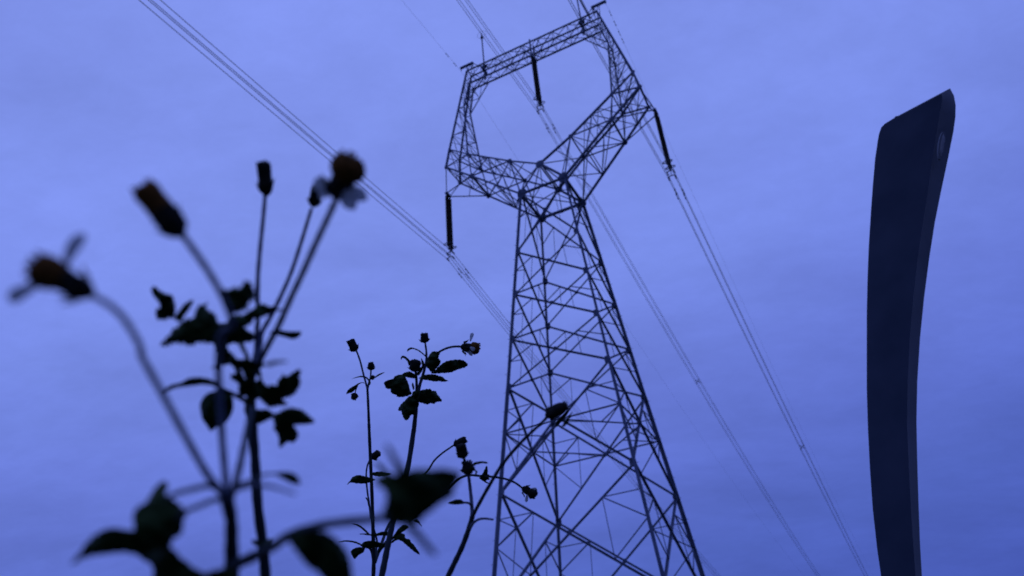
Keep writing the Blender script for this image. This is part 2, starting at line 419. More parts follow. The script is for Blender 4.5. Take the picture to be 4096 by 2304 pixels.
# spinning bird scarers on rods on the beam
for s in (-1, 1):
    bm = bmesh.new(); x = s*4.447; top = 53.35
    tube(bm, [tw(x, 0, ZT-.9), tw(x, 0, top)], .055, 8)
    if s > 0: tube(bm, [tw(x+.75, 0, ZT), tw(x+.08, 0, top)], .04, 8)
    bar(bm, tw(x-.25, 0, ZT), tw(x+.25, 0, ZT), .22); bar(bm, tw(x, -.38, ZT-.5), tw(x, .38, ZT-.5), .2); bar(bm, tw(x, 0, ZT+.1), tw(x, 0, ZT-1.5), .16)
    rod = put('rod', bm, M_STEEL, pyl)
    bm = bmesh.new(); lathe(bm, tw(x, 0, top), EZ, [(0, .05), (.05, .12), (.2, .13), (.26, .07), (.7, .05)], 12)
    put('rod_cap', bm, M_PLATE, rod, True)
    bm = bmesh.new(); cc = tw(x, 0, top+.55)
    tube(bm, [cc+EX*(math.cos(t*math.pi/12)*.42)+EZ*(math.sin(t*math.pi/12)*.42) for t in range(0, 25)], .010, 6, False)
    put('hoop', bm, M_WIRE, rod)

# ------------------------------------------------------------------ insulator strings, wires, spacers, dampers
PH = {'left': (-8.408, 37.477), 'middle': (0, 48.05), 'right': (8.408, 37.477)}
SL = {('left', 1): .208, ('left', -1): .060, ('middle', 1): .198, ('middle', -1): .072, ('right', 1): .108, ('right', -1): .105}
def sag(a, y): y = abs(y); return -a*y+a/400*y*y
for nm, (xt, zt) in PH.items():
    hang = {'left': 'tip of the left cross arm', 'middle': 'middle of the top beam', 'right': 'tip of the right cross arm'}[nm]
    t = empty('insulator_string', tw(xt, 0, zt), 'dark double insulator string hanging from the '+hang, 'insulator', 'insulator strings of the pylon')
    for y in (-.22, .22):
        bm = bmesh.new(); prof = []; nD = 27; Lg = 4.75; p0 = tw(xt, y, zt-.12)
        for k in range(nD):
            h = Lg*k/nD; st = Lg/nD
            prof += [(h, .035), (h+st*.15, .055), (h+st*.35, .135), (h+st*.6, .14), (h+st*.66, .05)]
        prof += [(Lg, .03)]
        lathe(bm, p0, -EZ, prof, 12); put('disc_string', bm, M_INS, t, True)
        bm = bmesh.new(); tube(bm, [tw(xt, y, zt+.25), p0-EZ*.02], .045, 8); put('shackle', bm, M_FIT, t)
        bm = bmesh.new(); cc = tw(xt, y, zt-4.72)
        oy = .26*(1 if y > 0 else -1)
        tube(bm, [cc+EX*(math.cos(k*math.pi/14)*.33)+EY*(math.sin(k*math.pi/14)*.20+oy*.4)+EZ*(.05*math.sin(k*math.pi/14)) for k in range(29)], .028, 6, False)
        bar(bm, cc-EX*.33+EY*oy*.4, cc+EX*.33+EY*oy*.4, .03)
        put('grading_ring', bm, M_FIT, t)
    bm = bmesh.new()          # yoke plate and clamps of the four-wire bundle
    zy = zt-4.95
    bar(bm, tw(xt, -.3, zy), tw(xt, .3, zy), .05, .2)
    bar(bm, tw(xt, 0, zy), tw(xt, 0, zy-.36), .06, .09)
    put('yoke_plate', bm, M_FIT, t)
    for zz in (-.24, -.69):
        bm = bmesh.new()
        arc = [tw(xt+.225*math.cos(k*math.pi/8), 0, zt-5.2+zz+.06+.16*math.sin(k*math.pi/8)) for k in range(9)]
        tube(bm, arc, .035, 6)
        for sx in (-1, 1): bar(bm, tw(xt+sx*.225, -.17, zt-5.2+zz+.02), tw(xt+sx*.225, .17, zt-5.2+zz+.02), .075, .10)
        if zz < -.5: bar(bm, tw(xt, 0, zt-5.2+zz+.2), tw(xt, 0, zt-5.2-.05), .05)
        put('suspension_clamp', bm, M_FIT, t)
POSN = {(-1, 1): 'upper left', (1, 1): 'upper right', (-1, -1): 'lower left', (1, -1): 'lower right'}
for nm, (xt, zt) in PH.items():
    for (ix, iz), word in POSN.items():
        x = xt+ix*.225; z0 = zt-5.2-.45+iz*.225
        pts = []
        for k in range(-60, 61):
            y = math.copysign((abs(k)/60)**1.6*330, k)
            pts.append(tw(x, y, z0+sag(SL[nm, 1 if y >= 0 else -1], y)))
        bm = bmesh.new(); tube(bm, pts, .018, 6)
        o = put('conductor_wire', bm, M_WIRE, smooth=True)
        tag(o, '%s of the four thin wires held by the %s insulator string' % (word, nm), 'power line', 'conductor wires')
        # damper: two weights on a short cable under the wire
        yd = 1.75+(.25 if ix > 0 else 0)
        bm = bmesh.new()
        a_ = SL[nm, 1]
        def wp(y, dz=0): return tw(x, y, z0+sag(a_, y)+dz)
        for e in (-1, 1): lathe(bm, wp(yd+e*.27, -.07), wp(yd+e*.02, -.07)-wp(yd+e*.27, -.07), [(0, .02), (.01, .042), (.16, .042), (.19, .02)], 8)
        tube(bm, [wp(yd-.25, -.07), wp(yd, -.055), wp(yd+.25, -.07)], .012, 6); bar(bm, wp(yd, .02), wp(yd, -.07), .05)
        o = put('vibration_damper', bm, M_FIT, smooth=False)
        tag(o, 'small damper on the %s wire of the %s bundle, near its insulator' % (word, nm), 'damper', 'dampers on the conductors')
def spacer(nm, y, label):
    xt, zt = PH[nm]; c = tw(xt, y, zt-5.2-.45+sag(SL[nm, 1 if y > 0 else -1], y)); bm = bmesh.new()
    for sx in (-1, 1):
        for sz in (-1, 1):
            bar(bm, c+EX*sx*.08+EZ*sz*.08, c+EX*sx*.225+EZ*sz*.225, .055); lathe(bm, c+EX*sx*.225+EZ*sz*.225-EY*.07, EY, [(0, .02), (.02, .05), (.12, .05), (.14, .02)], 8)
    for a, b in (((-1, -1), (1, -1)), ((1, -1), (1, 1)), ((1, 1), (-1, 1)), ((-1, 1), (-1, -1))):
        bar(bm, c+EX*a[0]*.09+EZ*a[1]*.09, c+EX*b[0]*.09+EZ*b[1]*.09, .06)
    tag(put('bundle_spacer', bm, M_FIT), label, 'spacer', 'bundle spacers')
spacer('left', 39, 'small dark spacer on the left wire bundle, seen through the pylon body')
spacer('middle', 40.5, 'small x-shaped spacer on the middle wire bundle right of the pylon body')
spacer('right', 47, 'small x-shaped spacer on the right-hand wire bundle, nearest the curved post')
for s, nm, ao, ai in ((-1, 'left', .184, .108), (1, 'right', .125, .11)):
    x = s*6.685; z0 = 50.58; pts = []
    for k in range(-60, 61):
        y = math.copysign((abs(k)/60)**1.6*330, k); pts.append(tw(x, y, z0+sag(ao if y >= 0 else ai, y)))
    bm = bmesh.new(); tube(bm, pts, .007, 6)
    tag(put('ground_wire', bm, M_WIRE, smooth=True), 'single thin earth wire running over the %s end of the top beam' % nm, 'ground wire', 'ground wires')
    for q, yd in enumerate((1.1, 2.2, -1.0, -2.3) if s < 0 else (.9, 1.9, 2.9, 3.7)):
        a_ = ao if yd > 0 else ai
        def wp(y, dz=0): return tw(x, y, z0+sag(a_, y)+dz)
        bm = bmesh.new()
        for e in (-1, 1): lathe(bm, wp(yd+e*.24, -.06), wp(yd+e*.02, -.06)-wp(yd+e*.24, -.06), [(0, .02), (.01, .036), (.13, .036), (.16, .02)], 8)
        tube(bm, [wp(yd-.22, -.06), wp(yd, -.045), wp(yd+.22, -.06)], .01, 6); bar(bm, wp(yd, .015), wp(yd, -.06), .04)
        where = ('first', 'second')[q % 2]+(' beyond' if yd > 0 else ' before')+' the beam' if s < 0 else ('first', 'second', 'third', 'fourth')[q]+' beyond the beam'
        tag(put('vibration_damper', bm, M_FIT), 'tiny damper on the %s earth wire, %s' % (nm, where), 'damper', 'dampers on the ground wires')

# ------------------------------------------------------------------ curved post on the right
D2 = 4096/2576
DISTP = 2.5
rows = [  # left edge, front arris, right edge   (display pixels of 2576)
    ((2226, 311), (2368, 236), (2390, 222)), ((2217, 320), (2371, 243), (2400, 240)), ((2211, 336), (2370, 256), (2404.5, 264)), ((2208, 352), (2366, 276), (2404, 294)),
    ((2201, 400), (2357, 330), (2399, 330)), ((2195, 470), (2346, 400), (2385, 400)), ((2190, 540), (2335, 480), (2368, 480)), ((2185, 620), (2322, 560), (2352, 560)),
    ((2182, 700), (2309, 650), (2338, 650)), ((2180, 790), (2298, 750), (2325, 750)), ((2180, 880), (2289, 850), (2315, 850)), ((2180, 980), (2284, 960), (2308, 960)),
    ((2183, 1080), (2282, 1060), (2306, 1060)), ((2188, 1180), (2286, 1160), (2308, 1160)), ((2195, 1280), (2291, 1260), (2311, 1260)), ((2206, 1380), (2298, 1370), (2315, 1370)),
    ((2219, 1470), (2305, 1470), (2321, 1470))]
def ray(px): return (Fw + Rt*((px[0]*D2-2048)/F_PX) - Up*((px[1]*D2-1152)/F_PX))
AL = math.radians(30)
def horiz_axes():
    d = ray((2290, 900)); d.z = 0; d.normalize(); side = Vector((d.y, -d.x, 0))      # side: to the right
    e1 = (-side*math.cos(AL) + d*math.sin(AL)); e2 = (side*math.sin(AL) + d*math.cos(AL))
    return d, e1, e2
dh, e1, e2 = horiz_axes()
def isect(px, P, e):
    """ray through px meets the vertical plane through P along e"""
    nrm = Vector((e.y, -e.x, 0)); r = ray(px); t_ = (P-CAM).dot(nrm)/r.dot(nrm); return CAM+r*t_
post_rings = []
for l, mm, r in rows:
    rm = ray(mm); h = math.hypot(rm.x, rm.y)
    # arris keeps the same distance in plan
    P = CAM + rm*(DISTP/h); A_ = isect(l, P, e1); C_ = isect(r, P, e2)
    post_rings.append([P, A_, A_+(C_-P), C_])
# continue to the ground
last = post_rings[-1]; prev = post_rings[-4]; dirs = [(l_-p_) for l_, p_ in zip(last, prev)]
for k in range(1, 7):
    zt_ = last[0].z*(1-k/6)
    ring = []
    for q in range(4):
        f_ = (last[0].z-zt_)/max(1e-6, prev[0].z-last[0].z)
        v = last[q]+Vector((dirs[q].x*f_*.55, dirs[q].y*f_*.55, 0)); v.z = zt_-.02; ring.append(v)
    post_rings.append(ring)
post = empty('curved_post', Vector((post_rings[-1][0].x, post_rings[-1][0].y, 0)), 'tall dark curved post with a slanted flat top, standing at the right of the weeds', 'post')
bm = bmesh.new(); V_ = [[bm.verts.new(v) for v in r] for r in post_rings]
for a, b in zip(V_, V_[1:]):
    for k in range(4):
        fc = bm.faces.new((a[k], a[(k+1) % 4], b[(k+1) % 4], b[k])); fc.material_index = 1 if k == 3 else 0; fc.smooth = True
bm.faces.new(V_[0][::-1]); bm.faces.new(V_[-1])
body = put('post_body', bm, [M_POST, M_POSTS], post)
bv = body.modifiers.new('bevel', 'BEVEL'); bv.width = .02; bv.segments = 5; bv.limit_method = 'ANGLE'; bv.angle_limit = math.radians(40)
# round cover on the narrow side
P = post_rings[5][0]; c_ = isect((3766/D2, 583/D2), post_rings[4][0], e2)
nside = (-e1).normalized()
if nside.dot(CAM-c_) < 0: nside = -nside
up_ = (post_rings[4][0]-post_rings[6][0]).normalized(); sd = up_.cross(nside).normalized()
bm = bmesh.new()
def ell(r1, r2, off): return [c_+nside*off+sd*math.cos(k*math.pi/16)*r1+up_*math.sin(k*math.pi/16)*r2 for k in range(32)]
def ringband(bm, a, b): 
    for k in range(32): bm.faces.new((a[k], a[(k+1) % 32], b[(k+1) % 32], b[k]))
a = [bm.verts.new(v) for v in ell(.015, .055, -.003)]; b = [bm.verts.new(v) for v in ell(.015, .055, .002)]; c2 = [bm.verts.new(v) for v in ell(.011, .048, .0025)]
ringband(bm, a, b); ringband(bm, b, c2); bm.faces.new(c2)
cv = put('cover_ring', bm, M_POSTS, post)
bm = bmesh.new(); a = [bm.verts.new(c_+(v-c_)*random.uniform(.8, 1.08)) for v in ell(.009, .044, .003)]; b = [bm.verts.new(v) for v in ell(.006, .034, .004)]
ringband(bm, a, b); bm.faces.new(b); put('cover_plate', bm, M_CAP, cv, True)
bm = bmesh.new(); bp = lerp(post_rings[0][1], post_rings[0][0], .14)+(post_rings[0][2]-post_rings[0][1])*.4
lathe(bm, bp-EZ*.015, EZ, [(0, .008), (.012, .008), (.016, .006), (.018, .003)], 8); put('bolt', bm, M_POST, post)

# ------------------------------------------------------------------ weeds
def stem(parent, pts, w0, w1, name='branch', mt=None, ground=False):
    """pts: (x, y, depth) in photo pixels; w0, w1: widths in pixels at start and end"""
    P = [at(*p) for p in pts]; W_ = [lerp(w0, w1, i/(len(pts)-1))/2*p[2]*DK/F_PX for i, p in enumerate(pts)]
    if ground:
        b = P[0]; r = W_[0]
        dn = (P[0]-P[1]).normalized(); g_ = []; q = b.copy()
        for st in (.015, .03, .06, .12, .2, .3):
            dn = (dn*.8+Vector((.02, .02, -1))*.2*(1+st*8)).normalized(); q = q+dn*st; g_.append(q.copy())
        while g_[-1].z > .25: g_.append(g_[-1]+Vector((.004, .004, -.15)))
        e = g_[-1].copy(); e.z = -.04; g_.append(e); g_.reverse()
        P = g_+P; W_ = [lerp(r*1.6, r*1.02, i/len(g_)) for i in range(len(g_))]+W_
    sp = spline(P, 6); k = len(sp); rr = []
    for i in range(k):
        t = i/(k-1)*(len(W_)-1); j = min(int(t), len(W_)-2); rr.append(lerp(W_[j], W_[j+1], t-j)*(1+.05*math.sin(i*1.7)))
    bm = bmesh.new(); tube(bm, sp, rr, 10)
    # fine hairs
    return put(name, bm, mt or M_STEM, parent, True)
def base_x(O): return abs(O[0].x)+abs(O[0].y)
def leaf(parent, outline, d, slope=(0, 0), cup=2., teeth=0., thick=.00022, name='leaf', mt=None, sub=3):
    """outline traced at its own depth, with a fold along the midrib, a cupped blade and a real thickness"""
    O = spline([Vector((x, y, 0)) for x, y in outline+[outline[0]]], sub)[:-1]
    if teeth:
        Q = []; c0 = sum(O, Vector())/len(O)
        rr_ = random.Random(len(O)*13+int(base_x(O)))
        for i, p in enumerate(O):
            t = (O[(i+1) % len(O)]-O[i-1]); t.normalize(); nrm_ = Vector((t.y, -t.x, 0))
            if nrm_.dot(p-c0) < 0: nrm_ = -nrm_
            Q.append(p+nrm_*(teeth*(1 if i % 2 else -.6)*rr_.uniform(.2, 1.1)))
        O = Q
    base = Vector((outline[0][0], outline[0][1], 0)); tip = max(O, key=lambda p: (p-base).length); ax = (tip-base); Lm = ax.length; ax.normalize()
    tri = tessellate_polygon([O]); bm = bmesh.new(); vs = [bm.verts.new(p) for p in O]
    for t in tri:
        try: bm.faces.new([vs[i] for i in t])
        except ValueError: pass
    for _ in range(2):
        ed = [e for e in bm.edges if e.calc_length() > Lm*.10]
        if ed: bmesh.ops.subdivide_edges(bm, edges=ed, cuts=1); bmesh.ops.triangulate(bm, faces=bm.faces)
    c0 = sum(O, Vector())/len(O)
    for v in bm.verts:
        r = v.co-base; a = r.dot(ax)/Lm; s_ = (r-ax*r.dot(ax)).length/Lm
        px = v.co-c0
        dep = d*(1+(slope[0]*px.x+slope[1]*px.y)/F_PX)
        dep += cup*Lm*d/F_PX*(s_*s_*.9-.25*a*(1-a)+.04*math.sin(a*17+s_*9))
        v.co = at(v.co.x, v.co.y, dep)
    o = put(name, bm, mt or M_LEAF, parent, True)
    so_ = o.modifiers.new('thickness', 'SOLIDIFY'); so_.thickness = thick; so_.offset = 0
    return o
def head(parent, x, y, d, ang, length, width, lean=0., kind='bud', bracts=7, disc=False, rnd=.08):
    """flower head: (x, y) base of the head, ang = direction in the picture (deg, 0 right, 90 up), sizes in pixels"""
    k = d*DK/F_PX; b = at(x, y, d); a = math.radians(ang)
    ax = (Rt*math.cos(a)+Up*math.sin(a))*math.cos(lean)-Fw*math.sin(lean); ax.normalize()
    Lh = length*k; r = width*k/2; bm = bmesh.new()
    if kind == 'bud': prof = [(-.04, .18), (.02, .55), (.12, .9), (.30, 1.0), (.5, .93), (.72, .92), (.88, .98), (.97, .8), (1.0, .35)]
    elif kind == 'open': prof = [(-.04, .16), (.04, .5), (.15, .72), (.35, .72), (.5, .70), (.60, .95), (.76, 1.06), (.9, .92), (.98, .6), (1.0, .3)]
    else: prof = [(-.05, .2), (.05, .65), (.25, 1.0), (.5, 1.05), (.75, .9), (.92, .6), (1.0, .25)]
    lathe(bm, b, ax, [(h*Lh, q*r) for h, q in prof], 16, rnd)
    u = ax.orthogonal().normalized(); v = ax.cross(u)
    # involucre bracts: small pointed spikes curling out at the base and along the side
    for i in range(bracts):
        t = 2*math.pi*i/bracts+random.uniform(-.3, .3); o_ = u*math.cos(t)+v*math.sin(t); ww = v*math.cos(t)-u*math.sin(t)
        h0 = random.uniform(.08, .2)*Lh; p0 = b+ax*h0+o_*r*.8; ln = random.uniform(.22, .42)*Lh
        p1 = p0+ax*ln*.6+o_*r*.35; p2 = p0+ax*ln*.75+o_*r*.62
        tube(bm, [p0, p1, p2], [r*.13, r*.09, r*.015], 5)
    # florets at the mouth
    nf = 16
    for i in range(nf):
        t = 2*math.pi*i/nf+random.uniform(-.2, .2); o_ = u*math.cos(t)+v*math.sin(t); rr = r*(random.uniform(.25, .85))
        p0 = b+ax*Lh*.86+o_*rr; p1 = p0+ax*Lh*random.uniform(.08, .2)+o_*r*random.uniform(-.05, .18)
        tube(bm, [p0, p1], [r*.13, r*.10], 5)
    for f in bm.faces:
        f.material_index = 1 if (disc and (f.calc_center_median()-b).dot(ax) > Lh*.52) else 0
    return put('flower_head', bm, [M_HEAD, M_DISC], parent, True)
def petal(parent, x0, y0, x1, y1, d0, d1, wpx):
    """ray petal from (x0,y0) to (x1,y1)"""
    bm = bmesh.new(); n = 9; A = at(x0, y0, d0); B = at(x1, y1, d1); ax = (B-A); u = ax.cross(Fw).normalized(); nn = ax.cross(u).normalized()
    W_ = wpx*d0*DK/F_PX/2; g_ = []
    for i in range(n):
        t = i/(n-1); wd = W_*(.25+.75*math.sin(min(1, t*1.25)*math.pi*.5))*(1-.75*max(0, (t-.72)/.28)**2)
        c = A+ax*t+nn*(.12*ax.length*math.sin(t*math.pi))
        g_.append([bm.verts.new(c+u*wd*q+nn*(abs(q)*wd*.3)) for q in (-1, -.5, 0, .5, 1)])
    for a, b in zip(g_, g_[1:]):
        for q in range(4): bm.faces.new((a[q], a[q+1], b[q+1], b[q]))
    o = put('petal', bm, M_PETAL, parent, True); m_ = o.modifiers.new('thickness', 'SOLIDIFY'); m_.thickness = .00015
    return o
# coordinate frames of my working crops -> photo pixels
def c5(x, y): return (x/1.61, 500+y/1.61)
def c6(x, y): return (500+x/1.61, 500+y/1.61)
def c7(x, y): return (200+x/1.443, 1300+y/1.443)
def cA(x, y): return (580+x/3.623, 1080+y/3.623)
def cB(x, y): return (780+x/3.45, 1380+y/3.45)
def b1(x, y): return (1300+x/2.634, 1250+y/2.634)
def b2(x, y): return (1300+x/2.399, 1700+y/2.399)
def S3(f, pts): return [f(p[0], p[1])+(p[2],) for p in pts]
def S2(f, pts): return [f(*p) for p in pts]
GRP = 'flowering weeds in front of the pylon'
def weed(name, base_px, d, label):
    p = at(*base_px, d); return empty(name, Vector((p.x+.03, p.y+.02, 0)), label, 'weed', GRP)

# --- nearest weed at the left
DK = .84
A = weed('flowering_weed', c7(1050, 1449), .21, 'nearest and most blurred weed at the left, with a nodding petalled flower and broad leaves')
stem(A, S3(c7, [(1048, 1500, .215), (1048, 1300, .21), (1046, 1120, .205), (1030, 1010, .20)]), 62, 44, 'stem', M_STEM, True)
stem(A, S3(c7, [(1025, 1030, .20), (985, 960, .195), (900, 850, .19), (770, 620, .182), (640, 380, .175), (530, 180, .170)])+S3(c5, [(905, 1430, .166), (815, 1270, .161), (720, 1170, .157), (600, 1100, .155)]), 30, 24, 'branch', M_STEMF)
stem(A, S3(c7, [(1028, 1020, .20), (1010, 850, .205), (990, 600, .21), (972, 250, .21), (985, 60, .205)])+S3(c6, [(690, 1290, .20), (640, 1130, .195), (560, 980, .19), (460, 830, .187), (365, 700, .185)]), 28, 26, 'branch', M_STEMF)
stem(A, S3(c7, [(1035, 1030, .20), (1080, 880, .21), (1115, 720, .22), (1140, 600, .23), (1165, 480, .24)]), 30, 24, 'branch')
stem(A, S3(c7, [(1040, 1100, .205), (1025, 1020, .20), (1018, 960, .20)]), 50, 58)
h = head(A, *c5(590, 1090), .155, 150, 240, 134, .25, 'open', 6, True, .03)
petal(h, *c5(420, 930), *c5(545, 700), .154, .156, 60); petal(h, *c5(270, 1020), *c5(60, 1130), .153, .152, 60); petal(h, *c5(450, 950), *c5(330, 850), .158, .17, 50)
h = head(A, *c5(1165, 705), .185, 126, 238, 112, .15, 'bud', 6, True, .04)
# petioles and lower leaves
stem(A, S3(c7, [(1010, 1000, .20), (940, 930, .195), (830, 945, .19), (700, 985, .188), (640, 1060, .19)]), 24, 16)
stem(A, S3(c7, [(1010, 1010, .20), (950, 1010, .192), (860, 1045, .186), (770, 1085, .185), (700, 1160, .186)]), 22, 18)
leaf(A, S2(c7, [(790, 1090), (770, 1130), (760, 1200), (700, 1240), (660, 1290), (600, 1280), (540, 1260), (490, 1180), (480, 1090), (510, 1050), (560, 1020), (600, 950), (655, 900), (680, 930), (670, 980), (720, 1010), (760, 1050)]), .185, (.6, -.3), 2, 3)
leaf(A, S2(c7, [(600, 1250), (560, 1320), (430, 1310), (330, 1320), (250, 1330), (180, 1350), (118, 1385), (160, 1330), (230, 1240), (290, 1195), (360, 1170), (450, 1185), (520, 1190)]), .183, (.4, .5), 2, 4)
leaf(A, S2(c7, [(560, 1250), (700, 1240), (700, 1290), (790, 1370), (880, 1430), (960, 1410), (1040, 1420), (1060, 1520), (620, 1520), (600, 1400), (520, 1340), (480, 1290)]), .19, (-.4, .4), 2, 4)
stem(A, S3(c7, [(1070, 930, .20), (1180, 890, .21), (1240, 862, .22), (1300, 858, .225)]), 16, 8)
leaf(A, S2(c7, [(1290, 855), (1340, 848), (1400, 855), (1430, 880), (1445, 920), (1400, 915), (1340, 885)]), .225, (.3, .3), 2, 1)
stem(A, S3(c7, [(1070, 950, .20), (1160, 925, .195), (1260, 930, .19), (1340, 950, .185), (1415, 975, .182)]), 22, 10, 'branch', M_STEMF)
# long petiole to the large leaf
stem(A, S3(c7, [(1062, 1385, .21), (1200, 1325, .2), (1300, 1270, .19), (1400, 1205, .182), (1600, 1150, .175), (1876, 1120, .17)])+S3(b2, [(450, 905, .165), (600, 880, .162)]), 46, 26)
leaf(A, S2(c7, [(1370, 1225), (1440, 1195), (1560, 1190), (1640, 1225), (1700, 1290), (1735, 1370), (1745, 1450), (1740, 1530), (1640, 1540), (1560, 1440), (1490, 1390), (1430, 1320), (1395, 1270)]), .178, (.2, .5), 2, 4)
big = leaf(A, S2(b2, [(520, 900), (570, 800), (590, 690), (570, 620), (500, 570), (480, 520), (560, 480), (660, 480), (760, 455), (860, 430), (940, 425), (1040, 432), (1130, 420), (1220, 440), (1300, 465), (1280, 540), (1240, 600), (1230, 670), (1170, 710), (1100, 760), (1040, 810), (960, 870), (900, 930), (800, 960), (680, 950), (600, 940)]), .17, (.5, .2), 2, 4)
big['label'] = 'large dark toothed leaf at the end of a long stalk'
leaf(A, S2(b2, [(720, 520), (680, 440), (640, 340), (590, 230), (585, 180), (630, 220), (690, 320), (740, 390), (790, 460)]), .160, (.3, .2), 2, 0)
leaf(A, S2(b2, [(740, 900), (840, 950), (930, 1050), (1010, 1150), (1075, 1240), (1040, 1250), (960, 1180), (870, 1080), (780, 990)]), .160, (.3, .2), 2, 0)
leaf(A, S2(b2, [(600, 520), (540, 440), (490, 380), (470, 345), (540, 380), (600, 440), (650, 500)]), .20, (.2, .1), 2, 0)

DK = 1.0
# --- second weed, upright, just right of it
B = weed('flowering_weed', c7(1240, 1449), .27, 'blurred tall weed with a crowd of toothed leaves and an upright bud on top')
stem(B, S3(c7, [(1245, 1500, .27), (1232, 1300, .268), (1200, 1050, .265), (1185, 800, .265), (1172, 600, .265), (1160, 430, .265), (1165, 250, .265)]), 44, 34, 'stem', M_STEM, True)
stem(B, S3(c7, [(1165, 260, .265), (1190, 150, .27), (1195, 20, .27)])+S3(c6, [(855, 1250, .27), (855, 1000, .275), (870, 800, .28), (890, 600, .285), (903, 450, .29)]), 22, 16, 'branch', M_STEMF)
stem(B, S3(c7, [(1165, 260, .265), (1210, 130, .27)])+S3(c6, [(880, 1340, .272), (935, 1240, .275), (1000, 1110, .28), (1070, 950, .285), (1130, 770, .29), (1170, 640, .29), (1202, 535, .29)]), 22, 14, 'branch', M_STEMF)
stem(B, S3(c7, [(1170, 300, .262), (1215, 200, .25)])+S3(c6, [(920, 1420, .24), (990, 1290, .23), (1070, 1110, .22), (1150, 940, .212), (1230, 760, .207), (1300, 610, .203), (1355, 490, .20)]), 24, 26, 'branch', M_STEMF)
head(B, *c6(912, 450), .29, 94, 132, 58, .1, 'bud', 9)
head(B, *c6(1213, 525), .29, 78, 84, 48, .1, 'bud', 9)
h = head(B, *c6(1360, 470), .20, 63, 180, 138, .35, 'open', 6, True, .04)
petal(h, *c6(1395, 410), *c6(1215, 375), .198, .20, 62); petal(h, *c6(1400, 400), *c6(1480, 545), .198, .195, 64); petal(h, *c6(1430, 400), *c6(1560, 480), .199, .196, 58); petal(h, *c6(1370, 440), *c6(1255, 450), .20, .205, 40)
# leaves of the second weed
for ol, d_, te in (
    ([(440, 650), (420, 700), (340, 690), (290, 722), (230, 705), (175, 720), (160, 640), (170, 570), (215, 540), (205, 470), (150, 400), (90, 290), (110, 250), (165, 250), (210, 300), (290, 345), (380, 360), (420, 440), (440, 540)], .25, 5),
    ([(540, 740), (450, 735), (450, 660), (490, 600), (520, 560), (570, 500), (640, 450), (705, 440), (680, 500), (640, 570), (590, 640), (555, 690)], .25, 3),
    ([(1150, 900), (1060, 1020), (940, 1060), (820, 1050), (740, 1060), (620, 1100), (560, 1065), (430, 1060), (330, 1090), (225, 1105), (290, 1010), (370, 930), (400, 860), (500, 800), (570, 720), (700, 690), (730, 620), (770, 560), (765, 500), (830, 515), (915, 465), (880, 520), (890, 580), (960, 610), (1020, 660), (1040, 720), (1060, 770), (1120, 780), (1180, 800)], .235, 8),
    ([(1240, 900), (1190, 800), (1230, 700), (1280, 660), (1400, 660), (1500, 600), (1600, 540), (1650, 500), (1730, 495), (1790, 530), (1870, 530), (1920, 570), (1850, 620), (1770, 650), (1700, 690), (1600, 720), (1500, 790), (1440, 830), (1500, 890), (1590, 930), (1620, 1000), (1540, 1020), (1450, 1040), (1340, 1050), (1260, 1020)], .25, 6),
    ([(1240, 640), (1190, 560), (1130, 440), (1110, 340), (1130, 290), (1220, 290), (1290, 250), (1370, 270), (1420, 200), (1500, 150), (1560, 230), (1600, 320), (1590, 420), (1500, 460), (1470, 560), (1390, 610), (1310, 620)], .205, 10),
    ([(1000, 1040), (1180, 1020), (1190, 1130), (1240, 1200), (1290, 1290), (1210, 1330), (1060, 1340), (1040, 1230), (1010, 1140)], .255, 4),
    ([(1340, 1040), (1400, 1030), (1440, 1100), (1500, 1230), (1530, 1330), (1480, 1320), (1420, 1200), (1370, 1110)], .24, 2),
    ([(1210, 1200), (1260, 1200), (1330, 1290), (1440, 1290), (1600, 1330), (1700, 1340), (1720, 1400), (1600, 1449), (1420, 1449), (1290, 1390), (1200, 1350), (1060, 1390), (960, 1430), (1020, 1370), (1140, 1310), (1230, 1290)], .25, 4)):
    leaf(B, S2(cA, ol), d_, (.35, .25), 2, te)
leaf(B, S2(cA, [(980, 820), (1120, 770), (1250, 770), (1380, 800), (1500, 880), (1600, 950), (1560, 1020), (1430, 1050), (1280, 1060), (1120, 1070), (1000, 1050), (930, 950)]), .258, (.2, .3), 2, 5)
leaf(B, S2(cA, [(1010, 1000), (1180, 980), (1200, 1100), (1170, 1220), (1230, 1330), (1150, 1380), (1060, 1330), (1050, 1200), (1000, 1090)]), .256, (.2, .3), 2, 4)
stem(B, S3(cA, [(1060, 1449, .255), (1080, 1200, .255), (1130, 1000, .25), (1230, 820, .25)]), 26, 18)
leaf(B, S2(c6, [(930, 1335), (980, 1320), (1050, 1330), (1135, 1332), (1115, 1368), (1075, 1378), (1020, 1362), (970, 1350)]), .27, (.2, .2), 2, 1)
stem(B, S3(c6, [(960, 1195, .25), (1000, 1190, .25), (1045, 1192, .25)]), 10, 7)
leaf(B, S2(c7, [(1230, 225), (1290, 208), (1350, 205), (1375, 212), (1320, 222), (1260, 238)]), .19, (.2, .1), 2, 0)
for ol, te in (
    ([(760, 640), (700, 700), (620, 690), (600, 620), (600, 540), (540, 490), (490, 450), (510, 400), (570, 390), (540, 320), (500, 250), (560, 230), (600, 290), (640, 370), (680, 450), (730, 500), (770, 560)], 4),
    ([(800, 620), (740, 560), (700, 470), (650, 350), (620, 260), (700, 230), (780, 250), (820, 330), (830, 420), (820, 520)], 4),
    ([(830, 500), (880, 470), (860, 400), (840, 340), (860, 270), (930, 250), (960, 280), (900, 330), (920, 410), (915, 490), (870, 560)], 3),
    ([(800, 900), (700, 960), (680, 860), (720, 740), (800, 700), (840, 820)], 4),
    ([(860, 900), (950, 890), (1010, 900), (1080, 960), (1040, 1020), (960, 1050), (880, 1090), (800, 1040), (820, 950)], 4)):
    leaf(B, S2(cB, ol), .258, (.35, .25), 2, te)
